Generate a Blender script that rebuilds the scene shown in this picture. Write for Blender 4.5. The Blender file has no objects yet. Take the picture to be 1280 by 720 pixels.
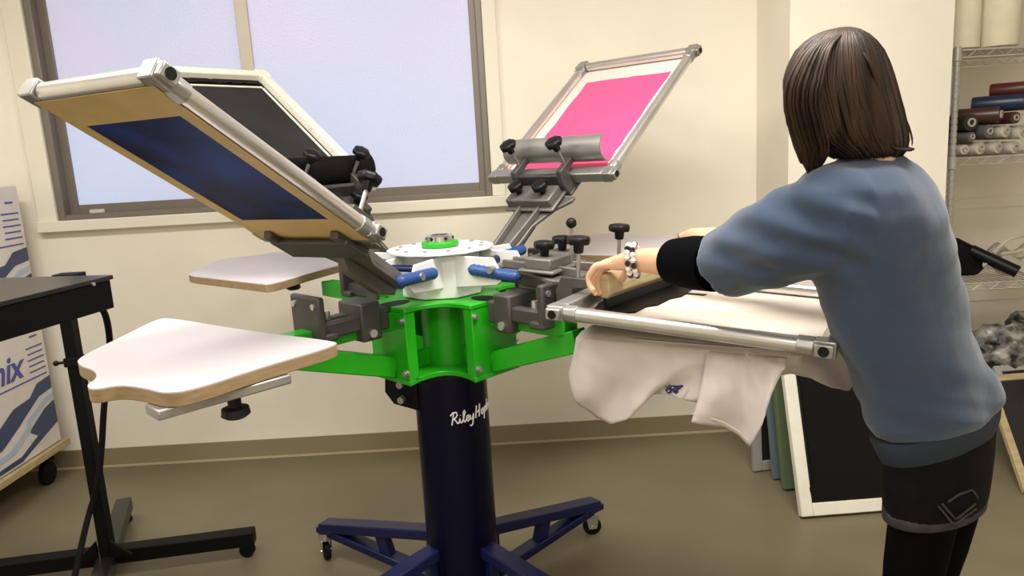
import bpy, bmesh, math, random
from mathutils import Vector as V, Matrix, noise as mnoise
random.seed(4)
sc = bpy.context.scene
COL = sc.collection
R = math.radians
# ------------------------------------------------------------------ camera, world, lights, exposure
CAMZ, FPX, PITCH, ROLL = 1.35, 915.0, R(10.5), R(3.3)
fw = V((0, math.cos(PITCH), -math.sin(PITCH))); up0 = V((0, math.sin(PITCH), math.cos(PITCH))); rt0 = V((1, 0, 0))
rt = math.cos(ROLL)*rt0 - math.sin(ROLL)*up0
upv = math.sin(ROLL)*rt0 + math.cos(ROLL)*up0
cd = bpy.data.cameras.new('camera'); cam = bpy.data.objects.new('camera', cd); COL.objects.link(cam)
m = Matrix((rt, upv, -fw)).transposed().to_4x4(); m.translation = V((0, 0, CAMZ)); cam.matrix_world = m
cd.sensor_width = 36; cd.lens = 36*FPX/1280; cd.clip_start = .05
sc.camera = cam
w = bpy.data.worlds.new('world'); sc.world = w; w.use_nodes = True
w.node_tree.nodes['Background'].inputs[0].default_value = (.75, .82, 1, 1); w.node_tree.nodes['Background'].inputs[1].default_value = .25
sc.view_settings.view_transform = 'Standard'; sc.view_settings.look = 'None'
sc.view_settings.exposure = 0.3; sc.view_settings.gamma = 1; sc.view_settings.use_curve_mapping = False
def area(name, loc, sx, sy, power, col, rot=(0, 0, 0)):
    l = bpy.data.lights.new(name, 'AREA'); l.shape = 'RECTANGLE'; l.size = sx; l.size_y = sy; l.energy = power; l.color = col
    o = bpy.data.objects.new(name, l); o.location = loc; o.rotation_euler = rot; COL.objects.link(o); return o
area('ceiling_or_fill_light', (0.55, 1.35, 2.62), 1.3, .4, 49, (1, .96, .89))
area('ceiling_or_fill_light', (-1.45, 1.35, 2.62), 1.3, .4, 35, (1, .96, .89))
area('ceiling_or_fill_light', (0.0, -0.7, 2.62), 1.6, .5, 34, (1, .965, .91))  # unseen fill lamp behind the camera, added to brighten the camera-facing sides
# ------------------------------------------------------------------ where a line of sight meets a depth or a height
def ray(x, y): return fw + rt*((x-640)/FPX) - upv*((y-360)/FPX)
def at(x, y, Y):
    r = ray(x, y); return V((0, 0, CAMZ)) + r*(Y/r.y)
def atz(x, y, z):
    r = ray(x, y); return V((0, 0, CAMZ)) + r*((z-CAMZ)/r.z)
# ------------------------------------------------------------------ materials
def mat(name, col, rough=.5, metal=0, noise=0, nscale=20, bump=0, bscale=80, emis=None, estr=0, spec=.5, alpha=1, trans=0, stretch=None, col2=None, sheen=0):
    m = bpy.data.materials.new(name); m.use_nodes = True; nt = m.node_tree; b = nt.nodes['Principled BSDF']
    b.inputs['Base Color'].default_value = (*col, 1); b.inputs['Roughness'].default_value = rough; b.inputs['Metallic'].default_value = metal
    b.inputs['Specular IOR Level'].default_value = spec; b.inputs['Alpha'].default_value = alpha; b.inputs['Transmission Weight'].default_value = trans
    if sheen: b.inputs['Sheen Weight'].default_value = sheen
    if emis: b.inputs['Emission Color'].default_value = (*emis, 1); b.inputs['Emission Strength'].default_value = estr
    def tc(scale):
        t = nt.nodes.new('ShaderNodeTexCoord'); mp = nt.nodes.new('ShaderNodeMapping'); nt.links.new(t.outputs['Object'], mp.inputs[0])
        mp.inputs['Scale'].default_value = stretch or (1, 1, 1)
        n = nt.nodes.new('ShaderNodeTexNoise'); n.inputs['Scale'].default_value = scale; n.inputs['Detail'].default_value = 4
        nt.links.new(mp.outputs[0], n.inputs[0]); return n
    if noise or col2:
        n = tc(nscale); mx = nt.nodes.new('ShaderNodeMix'); mx.data_type = 'RGBA'
        c2 = col2 or tuple(max(0, c*(1-noise)) for c in col); c1 = col if col2 else tuple(min(1, c*(1+noise*.6)) for c in col)
        rp = nt.nodes.new('ShaderNodeValToRGB'); rp.color_ramp.elements[0].position = .35; rp.color_ramp.elements[1].position = .65
        nt.links.new(n.outputs[0], rp.inputs[0]); nt.links.new(rp.outputs[0], mx.inputs[0])
        mx.inputs[6].default_value = (*c1, 1); mx.inputs[7].default_value = (*c2, 1); nt.links.new(mx.outputs[2], b.inputs['Base Color'])
    if bump:
        n = tc(bscale); bp = nt.nodes.new('ShaderNodeBump'); bp.inputs['Strength'].default_value = bump; bp.inputs['Distance'].default_value = .004
        nt.links.new(n.outputs[0], bp.inputs['Height']); nt.links.new(bp.outputs[0], b.inputs['Normal'])
    return m
M = {}
M['wall'] = mat('wall_paint', (.87, .815, .70), .85, noise=.03, nscale=3, bump=.1, bscale=150)
M['floor'] = mat('vinyl_floor', (.180, .152, .092), .42, noise=.10, nscale=2.5, bump=.05, bscale=40)
M['base'] = mat('vinyl_baseboard', (.27, .225, .135), .5)
M['bead'] = mat('baseboard_bead', (.5, .43, .27), .5)
M['ceil'] = mat('ceiling_board', (.85, .83, .78), .9)
M['trim'] = mat('window_trim', (.80, .76, .64), .5)
M['winframe'] = mat('anodised_window_frame', (.20, .175, .145), .4, .3)
M['green'] = mat('green_enamel', (.016, .36, .008), .32, noise=.05)
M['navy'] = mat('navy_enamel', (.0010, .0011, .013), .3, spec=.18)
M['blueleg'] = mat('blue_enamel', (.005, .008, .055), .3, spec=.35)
M['white'] = mat('white_enamel', (.80, .79, .80), .35)
M['spring'] = mat('blue_ribbed_cover', (.022, .07, .235), .4, bump=.5, bscale=120)
M['cast'] = mat('grey_cast_metal', (.17, .155, .145), .45, .35, noise=.15, nscale=12, bump=.15)
M['darkcast'] = mat('dark_cast_metal', (.075, .068, .065), .45, .3, noise=.15, nscale=12)
M['alu'] = mat('aluminium', (.72, .71, .70), .28, .85, noise=.08, nscale=6)
M['alu2'] = mat('dull_aluminium', (.42, .41, .40), .4, .75, noise=.15, nscale=10)
M['chrome'] = mat('chrome', (.75, .75, .76), .15, 1)
M['black'] = mat('black_plastic', (.005, .005, .006), .4, spec=.25)
M['blackm'] = mat('black_enamel', (.003, .003, .0035), .5, spec=.15)
M['dryer_top'] = mat('black_sheet_steel', (.012, .0115, .011), .33, spec=.5)
M['rubber'] = mat('black_rubber', (.005, .005, .005), .7, spec=.15)
M['laminate'] = mat('white_laminate', (.62, .575, .60), .42)
M['ply'] = mat('board_edge', (.31, .215, .115), .6, noise=.15, nscale=30, stretch=(1, 1, 8))
M['wood'] = mat('pale_wood', (.44, .34, .19), .55, noise=.18, nscale=14, stretch=(1, 1, 6))
M['whitewood'] = mat('white_wood', (.80, .78, .68), .55, noise=.05)
M['greenwood'] = mat('green_frame', (.12, .17, .085), .6); M['bluegrey'] = mat('blue_grey_frame', (.13, .18, .21), .6)
M['greywood'] = mat('grey_frame', (.33, .32, .31), .5)
M['tan'] = mat('tan_tape', (.52, .37, .155), .55, noise=.12, nscale=8)
M['bluemesh'] = mat('dark_blue_mesh', (.006, .008, .032), .55, nscale=5, col2=(.004, .035, .19), stretch=(1, 1.6, 1), spec=.2)
M['blackmesh'] = mat('black_ink_mesh', (.016, .0155, .0155), .55, noise=.3, nscale=6, spec=.3)
M['pink'] = mat('pink_ink', (.95, .085, .26), .35)
M['palemesh'] = mat('pale_mesh', (.80, .68, .62), .55)
M['screenmesh'] = mat('cream_mesh', (.68, .62, .57), .5, col2=(.58, .50, .42), nscale=2.5, stretch=(.6, 3, 1))
M['ink'] = mat('black_ink', (.002, .002, .0025), .45, spec=.2)
M['redink'] = mat('dark_red_ink', (.30, .03, .05), .4)
M['shirt'] = mat('white_cotton', (.66, .595, .575), .88, bump=.12, bscale=60, sheen=.2)
M['print'] = mat('navy_print', (.03, .035, .12), .8)
M['sweat'] = mat('blue_sweatshirt_knit', (.034, .058, .108), .95, noise=.06, nscale=7, bump=.25, bscale=35, sheen=.25)
M['sweatrib'] = mat('blue_rib_knit', (.020, .029, .044), .95, bump=.5, bscale=30, stretch=(4, 4, .4))
M['skin'] = mat('skin', (.66, .40, .25), .5, noise=.05, nscale=25)
M['nail'] = mat('nail', (.72, .45, .36), .3)
M['hair'] = mat('brown_hair', (.044, .022, .010), .5, col2=(.012, .006, .003), nscale=5, stretch=(6, 6, .6), spec=.3)
M['cuff'] = mat('black_cotton', (.002, .002, .0025), .95, spec=.05)
M['denim'] = mat('black_denim', (.004, .004, .006), .8, noise=.3, nscale=40, spec=.15)
M['grey'] = mat('worn_grey_thread', (.035, .035, .036), .8, noise=.4, nscale=40)
M['tights'] = mat('black_tights', (.0015, .0015, .002), .9, spec=.08)
M['card'] = mat('white_carton', (.70, .64, .60), .6, noise=.04)
M['cnavy'] = mat('navy_carton_print', (.035, .055, .13), .5); M['clight'] = mat('pale_blue_print', (.42, .50, .62), .5)
M['ctext'] = mat('blue_carton_print', (.06, .08, .30), .5)
M['lettering'] = mat('white_lettering', (.85, .85, .88), .5)
M['vroll'] = [mat('vinyl_'+n, c, .35) for n, c in (('brown', (.060, .022, .016)), ('blue', (.010, .024, .058)), ('red', (.085, .016, .013)), ('black', (.008, .008, .008)), ('grey', (.10, .10, .10)))]
M['clear'] = mat('clear_film_roll', (.50, .47, .40), .25, noise=.35, nscale=18, bump=.4, bscale=25)
M['core'] = mat('cardboard_core', (.42, .37, .30), .7); M['corehole'] = mat('core_hole', (.02, .017, .015), .9)
M['cream'] = mat('cream_film', (.84, .78, .60), .5, noise=.06, nscale=10, bump=.3, bscale=18)
M['paper'] = mat('crumpled_paper', (.55, .52, .42), .7, noise=.2, nscale=15, bump=.4, bscale=15)
M['plastic'] = mat('black_and_white_plastic', (.006, .006, .006), .3, col2=(.40, .38, .34), nscale=16, bump=.8, bscale=24)
M['post'] = mat('plated_post', (.42, .41, .39), .35, .4)
M['stile'] = mat('pale_stile', (.55, .50, .42), .4, .1)
M['sticker'] = mat('paper_sticker', (.62, .60, .56), .6, noise=.1, nscale=60)
M['bead_w'] = mat('pearl_bead', (.75, .66, .62), .2); M['bead_k'] = mat('dark_bead', (.015, .012, .015), .15)
def glass_mat():
    m = bpy.data.materials.new('daylit_frosted_glass'); m.use_nodes = True; nt = m.node_tree; b = nt.nodes['Principled BSDF']
    b.inputs['Base Color'].default_value = (.30, .31, .36, 1); b.inputs['Roughness'].default_value = .35
    t = nt.nodes.new('ShaderNodeTexCoord'); n = nt.nodes.new('ShaderNodeTexNoise'); n.inputs['Scale'].default_value = 1.3; nt.links.new(t.outputs['Object'], n.inputs[0])
    rp = nt.nodes.new('ShaderNodeValToRGB'); e = rp.color_ramp.elements; e[0].position = .38; e[0].color = (.60, .56, .78, 1); e[1].position = .62; e[1].color = (.50, .60, .84, 1)
    nt.links.new(n.outputs[0], rp.inputs[0]); nt.links.new(rp.outputs[0], b.inputs['Emission Color']); b.inputs['Emission Strength'].default_value = .54
    v = nt.nodes.new('ShaderNodeTexVoronoi'); v.inputs['Scale'].default_value = 110; nt.links.new(t.outputs['Object'], v.inputs[0])
    bp = nt.nodes.new('ShaderNodeBump'); bp.inputs['Strength'].default_value = .25; bp.inputs['Distance'].default_value = .003
    nt.links.new(v.outputs[0], bp.inputs['Height']); nt.links.new(bp.outputs[0], b.inputs['Normal']); return m
M['glass'] = glass_mat()
# ------------------------------------------------------------------ mesh helpers
def basis(ax):
    ax = V(ax).normalized(); h = V((0, 0, 1)) if abs(ax.z) < .9 else V((1, 0, 0))
    x = h.cross(ax).normalized(); return x, ax.cross(x).normalized(), ax
class G:
    def __init__(s): s.b = bmesh.new()
    def face(s, vs):
        try: return s.b.faces.new(vs)
        except ValueError: return None
    def hexa(s, p):              # 8 points: bottom four, top four
        v = [s.b.verts.new(q) for q in p]
        for f in ((3, 2, 1, 0), (4, 5, 6, 7), (0, 1, 5, 4), (1, 2, 6, 5), (2, 3, 7, 6), (3, 0, 4, 7)): s.face([v[i] for i in f])
        return s
    def box(s, c, d, fr=None):   # centre, sizes, frame (three axes)
        x, y, z = fr or (V((1, 0, 0)), V((0, 1, 0)), V((0, 0, 1))); c = V(c); a, b_, e = d[0]/2, d[1]/2, d[2]/2
        return s.hexa([c+x*i*a+y*j*b_+z*k*e for k in (-1, 1) for i, j in ((-1, -1), (1, -1), (1, 1), (-1, 1))])
    def bar(s, p, q, wd, ht, up=(0, 0, 1)):
        p, q = V(p), V(q); a = (q-p).normalized(); y = V(up).cross(a).normalized(); z = a.cross(y)
        return s.box((p+q)/2, ((q-p).length, wd, ht), (a, y, z))
    def loft(s, rings, cap=True, close=True):
        vr = [[s.b.verts.new(p) for p in r] for r in rings]
        for r0, r1 in zip(vr, vr[1:]):
            n = len(r0)
            for i in range(n if close else n-1): s.face([r0[i], r0[(i+1) % n], r1[(i+1) % n], r1[i]])
        if cap and close: s.face(vr[0][::-1]); s.face(vr[-1])
        return s
    def cyl(s, p, q, r0, r1=None, n=20, cap=True):
        p, q = V(p), V(q); x, y, a = basis(q-p); r1 = r0 if r1 is None else r1
        return s.loft([[c+x*r*math.cos(t*2*math.pi/n)+y*r*math.sin(t*2*math.pi/n) for t in range(n)] for c, r in ((p, r0), (q, r1))], cap)
    def lathe(s, o, ax, prof, n=24, cap=True):   # prof: (distance along axis, radius)
        o = V(o); x, y, a = basis(ax)
        return s.loft([[o+a*h+x*r*math.cos(t*2*math.pi/n)+y*r*math.sin(t*2*math.pi/n) for t in range(n)] for h, r in prof], cap)
    def tube(s, pts, r, n=10, cap=True):
        pts = [V(p) for p in pts]; rings = []; px = None
        for i, p in enumerate(pts):
            d = (pts[min(i+1, len(pts)-1)]-pts[max(i-1, 0)]).normalized()
            if px is None: px = basis(d)[0]
            px = (px-d*px.dot(d)).normalized(); y = d.cross(px); rr = r[i] if isinstance(r, (list, tuple)) else r
            rings.append([p+px*rr*math.cos(t*2*math.pi/n)+y*rr*math.sin(t*2*math.pi/n) for t in range(n)])
        return s.loft(rings, cap)
    def prism(s, poly, ext):     # polygon of points, extrude vector
        ext = V(ext); a = [s.b.verts.new(p) for p in poly]; b_ = [s.b.verts.new(V(p)+ext) for p in poly]; n = len(a)
        s.face(a[::-1]); s.face(b_)
        for i in range(n): s.face([a[i], a[(i+1) % n], b_[(i+1) % n], b_[i]])
        return s
    def ball(s, c, r, n=16, sc=(1, 1, 1)):
        c = V(c); k = n//2
        rings = [[c+V((sc[0]*r*math.sin(u)*math.cos(t*2*math.pi/n), sc[1]*r*math.sin(u)*math.sin(t*2*math.pi/n), sc[2]*r*math.cos(u))) for t in range(n)] for u in [max(.02, min(math.pi-.02, math.pi*i/k)) for i in range(k+1)]]
        return s.loft(rings)
    def grid(s, rows):
        vr = [[s.b.verts.new(p) for p in r] for r in rows]
        for r0, r1 in zip(vr, vr[1:]):
            for i in range(len(r0)-1): s.face([r0[i], r0[i+1], r1[i+1], r1[i]])
        return s
def loc_of(o):
    p = V((0, 0, 0))
    while o: p += o.location; o = o.parent
    return p
def obj(name, g, mt, parent=None, bevel=0, smooth=True, seg=2, base=False, angle=40):
    b = g.b if isinstance(g, G) else g
    bmesh.ops.recalc_face_normals(b, faces=b.faces)
    lo = V((1e9,)*3); hi = V((-1e9,)*3)
    for v in b.verts:
        for i in range(3): lo[i] = min(lo[i], v.co[i]); hi[i] = max(hi[i], v.co[i])
    c = (lo+hi)/2
    if base: c.z = lo.z
    for v in b.verts: v.co -= c
    me = bpy.data.meshes.new(name); b.to_mesh(me); b.free(); me.materials.append(mt)
    o = bpy.data.objects.new(name, me); COL.objects.link(o)
    if parent: o.parent = parent; o.location = c-loc_of(parent)
    else: o.location = c
    if bevel:
        md = o.modifiers.new('bevel', 'BEVEL'); md.width = bevel; md.segments = seg; md.limit_method = 'ANGLE'; md.angle_limit = R(35)
    if smooth:
        for p in me.polygons: p.use_smooth = True
        me.set_sharp_from_angle(angle=R(angle))
    return o
def tag(o, label, cat, group=None, kind=None):
    if label: o['label'] = label
    if cat: o['category'] = cat
    if group: o['group'] = group
    if kind: o['kind'] = kind
    return o
def thing(name, loc, label, cat, group=None):
    o = bpy.data.objects.new(name, None); o.empty_display_size = .1; COL.objects.link(o); o.location = loc
    return tag(o, label, cat, group)
def struct(name, g, mt, parent=None, **k):
    o = obj(name, g, mt, parent, **k)
    if not parent: o['kind'] = 'structure'
    return o
# ------------------------------------------------------------------ the room
YW = 3.27; XL, XR, YB, ZC = -2.9, 3.1, -1.4, 2.7; XP, XP2, YP, YA = 1.13, 1.735, 2.9, 3.55
struct('floor', G().box(((XL+XR)/2, 1.2, -.05), (XR-XL+.3, 5.4, .1)), M['floor'], smooth=False)
struct('ceiling', G().box(((XL+XR)/2, 1.2, ZC+.05), (XR-XL+.3, 5.4, .1)), M['ceil'], smooth=False)
WX0, WX1, WZ0, WZ1 = -1.985, -.062, 1.165, 2.30
g = G(); T = .12; y0 = YW+T/2
for x0, x1, z0, z1 in ((XL, WX0, 0, ZC), (WX1, XP+.1, 0, ZC), (WX0, WX1, 0, WZ0), (WX0, WX1, WZ1, ZC)):
    g.box(((x0+x1)/2, y0, (z0+z1)/2), (x1-x0, T, z1-z0))
struct('wall_back', g, M['wall'], smooth=False)
struct('wall_pillar', G().box(((XP-.02+XP2)/2, (YP+YA)/2, ZC/2), (XP2-XP+.02, YA-YP, ZC)), M['wall'], smooth=False)
g = G().box(((XP2+XR)/2, YA+.06, ZC/2), (XR-XP2, .12, ZC))
for z in (.98, .52, 1.42): g.box(((XP2+XR)/2, YA-.004, z), (XR-XP2, .012, .05))
struct('wall_alcove', g, M['wall'], smooth=False)
struct('wall_left', G().box((XL-.06, 1.0, ZC/2), (.12, 5.0, ZC)), M['wall'], smooth=False)
struct('wall_right', G().box((XR+.06, 1.0, ZC/2), (.12, 5.2, ZC)), M['wall'], smooth=False)
struct('wall_front', G().box(((XL+XR)/2, YB-.06, ZC/2), (XR-XL+.2, .12, ZC)), M['wall'], smooth=False)
bb = struct('baseboard_back', G().box(((XL+XP)/2, YW-.004, .045), (XP-XL, .008, .09)), M['base'], smooth=False)
obj('bead', G().box(((XL+XP)/2, YW-.007, .004), (XP-XL, .014, .010)), M['bead'], bb)
struct('baseboard_pillar', G().box(((XP+XP2)/2, YP-.004, .045), (XP2-XP+.02, .008, .09)), M['base'], smooth=False)
# window: pale trim, dark sliding frames, frosted panes
g = G(); tw = .085
g.box((WX0-tw/2, YW-.012, (WZ0-.047+WZ1)/2), (tw, .024, WZ1-WZ0+.047)); g.box((WX1+.03, YW-.012, (WZ0+WZ1)/2), (.06, .024, WZ1-WZ0))
g.box(((WX0+WX1)/2, YW-.02, WZ0-.024), (WX1-WX0+.17, .04, .048)); g.box(((WX0+WX1)/2, YW-.012, WZ1+.03), (WX1-WX0+.17, .024, .06))
struct('trim_1', g, M['trim'], bevel=.004)
win = bpy.data.objects.new('window_1', None); COL.objects.link(win); win.location = ((WX0+WX1)/2, YW+.03, WZ0); win['kind'] = 'structure'
g = G(); yf = YW+.035; fwid = .055
g.box((WX0+.016, yf, (WZ0+WZ1)/2), (.032, .09, WZ1-WZ0)); g.box((WX1-.014, yf, (WZ0+WZ1)/2), (.028, .09, WZ1-WZ0))
g.box(((WX0+WX1)/2+.002, yf, WZ0+.012), (WX1-WX0-.060, .09, .024)); g.box(((WX0+WX1)/2+.002, yf, WZ1-.012), (WX1-WX0-.060, .09, .024))
obj('outer_frame', g, M['winframe'], win, bevel=.003)
XM = -1.075
for x0, x1, yy in ((WX0+.028, XM+.02, yf+.016), (XM-.03, WX1-.016, yf-.016)):
    g = G(); z0, z1 = WZ0+.010, WZ1-.010
    g.box((x0+.02, yy, (z0+z1)/2), (.04, .026, z1-z0))
    g.box((x1-.02, yy, (z0+z1)/2), (.04, .026, z1-z0))
    g.box(((x0+x1)/2, yy, z0+.026), (x1-x0-.08, .0258, .052)); g.box(((x0+x1)/2, yy, z1-.026), (x1-x0-.08, .0258, .052))
    s = obj('sash', g, M['winframe'], win, bevel=.002)
    if x0 > -1.5: obj('meeting_stile', G().box((x0+.026, yy-.002, (z0+z1)/2), (.054, .032, z1-z0)), M['stile'], win, bevel=.002)
    obj('pane', G().box(((x0+x1)/2, yy, (z0+z1)/2), (x1-x0-.06, .008, z1-z0-.07)), M['glass'], s, smooth=False)
tag(obj('paper_sticker', G().box(at(122, 267, YW+.0365), (.066, .002, .040)), M['sticker'], smooth=False), 'small pale paper sticker on the lower left corner of the window frame', 'sticker')
# ------------------------------------------------------------------ the printing press
C = V((-.195, 2.05, 0))
press = thing('screen_printing_press', C, 'rotary screen printing press with green arms on a navy blue column', 'press')
ZL, ZU = .76, .955
RC = .106
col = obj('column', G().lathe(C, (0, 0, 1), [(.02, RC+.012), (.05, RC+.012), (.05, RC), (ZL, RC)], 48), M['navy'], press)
obj('column_cap', G().lathe(C+V((0, 0, ZL-.016)), (0, 0, 1), [(0, RC+.003), (.014, RC+.003)], 48), M['black'], press)
# script lettering round the column
GL = {'R': ([[(0, 0), (.25, 1.05)], [(-.1, .85), (.15, 1.1), (.55, 1.1), (.62, .8), (.4, .58), (.15, .52), (.4, .4), (.62, .05), (.8, .12)]], .78),
 'i': ([[(0, .1), (.12, .5), (.1, .15), (.25, .02), (.4, .2)], [(.18, .72), (.19, .75)]], .38),
 'l': ([[(0, .1), (.35, .9), (.28, 1.1), (.15, .95), (.12, .2), (.25, 0), (.42, .2)]], .4),
 'e': ([[(0, .2), (.35, .35), (.32, .55), (.12, .5), (.05, .2), (.2, 0), (.5, .2)]], .46),
 'y': ([[(.05, .5), (.08, .15), (.25, .05), (.5, .5), (.42, .1), (.3, -.4), (.1, -.52), (-.05, -.4)]], .62),
 'H': ([[(.1, 0), (.3, 1.1)], [(.6, 0), (.8, 1.1)], [(.12, .45), (.8, .6)]], .95),
 'o': ([[(.3, .52), (.08, .42), (.05, .12), (.25, 0), (.45, .2), (.42, .46), (.3, .52), (.55, .45)]], .52),
 'p': ([[(0, -.5), (.18, .5)], [(.14, .3), (.35, .55), (.52, .38), (.42, .08), (.12, .05)]], .58),
 'k': ([[(.05, 0), (.25, 1.05)], [(.5, .52), (.15, .28), (.5, 0)]], .56),
 'n': ([[(0, 0), (.12, .5)], [(.06, .25), (.3, .52), (.42, .4), (.36, .05), (.55, .15)]], .56),
 's': ([[(.4, .5), (.15, .45), (.3, .22), (.25, .02), (0, .05)]], .45)}
g = G(); cur = 0; hgt = .032
for ch in 'Riley Hopkins':
    if ch == ' ': cur += .02; continue
    strokes, adv = GL[ch]
    for st in strokes:
        pts = []
        for (a, b_), (c_, d_) in zip(st, st[1:]):
            for t in range(4): pts.append((a+(c_-a)*t/4, b_+(d_-b_)*t/4))
        pts.append(st[-1]); out = []
        for a, b_ in pts:
            u = (cur+a)*hgt*.82; th = R(-87)+u/RC; out.append(C+V((math.cos(th)*(RC+.0005), math.sin(th)*(RC+.0005), 610e-3+b_*hgt+u*.10)))
        g.tube(out, .0021, 6)
    cur += adv
obj('lettering', g, M['lettering'], col)
# a bolted flange on the column's left side
fl = obj('column_flange', G().prism([C+V(p) for p in ((-.09, -.06, .75), (-.185, -.02, .75), (-.19, -.02, .69), (-.165, -.03, .655), (-.09, -.06, .64))], (.012, .03, 0)), M['blackm'], press, bevel=.003)
for z in (.72, .675): obj('bolt', G().cyl(C+V((-.135, -.046, z)), C+V((-.14, -.062, z)), .010, n=12), M['alu2'], fl)
# legs with a triangular truss and a caster
for ang, LL in ((149, .585), (38, .565), (219, .60), (-41, .60)):
    d = V((math.cos(R(ang)), math.sin(R(ang)), 0)); l = V((-d.y, d.x, 0)); g = G(); P = lambda r, z: C+d*r+V((0, 0, z))
    g.bar(P(.09, .205), P(LL, .118), .055, .034, (0, 0, 1)); g.bar(P(.09, .045), P(LL-.03, .105), .05, .028); g.bar(P(.30, .07), P(.33, .17), .045, .03, l)
    g.bar(P(.105, .04), P(.105, .20), .05, .03, l); g.box(P(LL-.02, .11), (.07, .056, .022), (d, l, V((0, 0, 1))))
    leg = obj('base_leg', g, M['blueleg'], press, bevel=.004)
    cc = P(LL-.01, .033)+l*.012; ax = (l*.8+d*.5).normalized(); dd = V((ax.y, -ax.x, 0))
    wheel = obj('caster_wheel', G().lathe(cc-ax*.012, ax, [(0, .022), (.003, .032), (.021, .032), (.024, .022)], 24), M['rubber'], leg)
    g = G()
    for s in (-1, 1): g.prism([cc+ax*s*.015+q for q in (dd*.014+V((0, 0, -.006)), -dd*.014+V((0, 0, -.006)), -dd*.024+V((0, 0, .045)), dd*.024+V((0, 0, .045)))], ax*.003*s)
    g.cyl(cc+V((0, 0, .043)), cc+V((0, 0, .068)), .022, n=16); g.cyl(cc-ax*.02, cc+ax*.02, .006, n=10)
    obj('caster_fork', g, M['chrome'], leg)
# green carousel: scalloped plates, centre drum, arm boxes
def AF(arm, dth=0):
    th = R((225, 135, 45, 315)[arm]+dth); d = V((math.cos(th), math.sin(th), 0)); l = V((d.y, -d.x, 0))
    return d, l, (lambda r, a, z: C+d*r+l*a+V((0, 0, z)))
RE, HWE = .205, .085
def scallop(z, rin):
    pts = []
    for arm in (0, 3, 2, 1):
        d, l, A = AF(arm); pts += [A(RE, HWE, z), A(RE, -HWE, z)]
        d2, l2, A2 = AF((0, 3, 2, 1)[((0, 3, 2, 1).index(arm)+1) % 4]); mid = (d+d2).normalized(); p0, p1 = A(RE, -HWE, z), A2(RE, HWE, z)
        m_ = C+mid*rin+V((0, 0, z))
        for t in (.12, .25, .38, .5, .62, .75, .88): pts.append(p0.lerp(p1, t)+(m_-p0.lerp(p1, .5))*math.sin(math.pi*t)**.8)
    return pts
lp = obj('lower_plate', G().prism(scallop(ZL, .125), (0, 0, .014)), M['green'], press, bevel=.002)
up_ = obj('upper_plate', G().prism(scallop(ZU, .15), (0, 0, .014)), M['green'], press, bevel=.003)
obj('drum', G().lathe(C+V((0, 0, ZL+.014)), (0, 0, 1), [(0, .070), (ZU-ZL-.014, .070)], 40), M['green'], press)
for k in range(4):
    d, l, A = AF(k)
    g = G().loft([[A(.175, 0, ZU+zz)+d*.05*math.cos(t*math.pi/8)*sc_+l*.032*math.sin(t*math.pi/8)*sc_ for t in range(16)] for zz, sc_ in ((.0142, 1), (.0146, 1), (.0148, .9))])
    obj('plate_slot', g, M['blackm'], up_)
def knob(parent, p, ax, r=.024, stem_=.03, name='knob'):      # lobed hand knob, p = top of its foot
    ax = V(ax).normalized(); x, y, a = basis(ax); n = 28; g = G(); rings = []
    for h, rr in ((stem_, r*.5), (stem_+.001, r*.93), (stem_+.006, r), (stem_+.014, r), (stem_+.019, r*.88), (stem_+.021, r*.45)):
        rings.append([V(p)+a*h+(x*math.cos(t*2*math.pi/n)+y*math.sin(t*2*math.pi/n))*rr*(1+.07*math.cos(7*t*2*math.pi/n)) for t in range(n)])
    hs = max(.002, stem_-.020)
    g.loft(rings); g.lathe(p, ax, [(hs, r*.36), (hs+.002, r*.42), (stem_+.002, r*.5)], 16)
    k = obj(name, g, M['black'], parent, angle=50)
    obj(name+'_stem', G().cyl(V(p)-a*.012, V(p)+a*(hs+.004), .0052, n=10), M['alu2'], parent)
    return k
PLZ = .993
for k in range(4):
    d, l, A = AF(k)
    g = G(); z0, z1 = ZL+.014, ZU
    g.box(A(RE-.008, 0, (z0+z1)/2), (.012, 2*HWE-.01, z1-z0), (d, l, V((0, 0, 1))))
    for s in (-1, 1): g.box(A(RE-.02, s*(HWE-.010), (z0+z1)/2), (.03, .010, z1-z0), (d, l, V((0, 0, 1))))
    g.box(A(.135, 0, z0+.025), (.13, .010, .05), (d, l, V((0, 0, 1))))
    bx = obj('arm_box', g, M['green'], press, bevel=.002)
    for zz in (z0+.02, z1-.02):
        for s in (-1, 1): obj('bolt', G().lathe(A(RE-.003, s*(HWE-.014), zz), d, [(0, .009), (.006, .009), (.006, .006), (.012, .006)], 12), M['alu2'], bx)
    obj('arm_tube', G().bar(A(RE-.01, 0, .928), A(.62 if k != 3 else .47, 0, .928), .05, .05), M['green'], bx, bevel=.003)
    obj('brace', G().bar(A(RE-.004, .0, .800), A(.50, .0, .900), .05, .055), M['green'], bx, bevel=.003)
    # dark registration gate that straddles the arm tube
    g = G(); fr = (d, l, V((0, 0, 1)))
    g.box(A(.285, 0, .948), (.060, .105, .10), fr); g.box(A(.250, 0, .945), (.06, .08, .06), fr)
    g.box(A(.36, -.03, .948), (.14, .03, .040), fr); g.box(A(.36, .03, .948), (.14, .03, .040), fr)
    g.box(A(.430, 0, .985), (.020, .13, .105), fr); g.box(A(.415, 0, .936), (.05, .13, .02), fr)
    ga = obj('registration_gate', g, M['darkcast'], press, bevel=.006)
    for s in (-1, 1):
        obj('gate_bolt', G().cyl(A(.444, s*.045, 1.015), A(.416, s*.045, 1.015), .008, n=10), M['alu'], ga)
        obj('gate_bolt', G().cyl(A(.285, s*.058, .918), A(.285, s*.046, .918), .011, n=12), M['alu'], ga)
    obj('gate_bolt', G().cyl(A(.37, .018, .962), A(.37, .018, .985), .009, n=10), M['alu'], ga)
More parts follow.
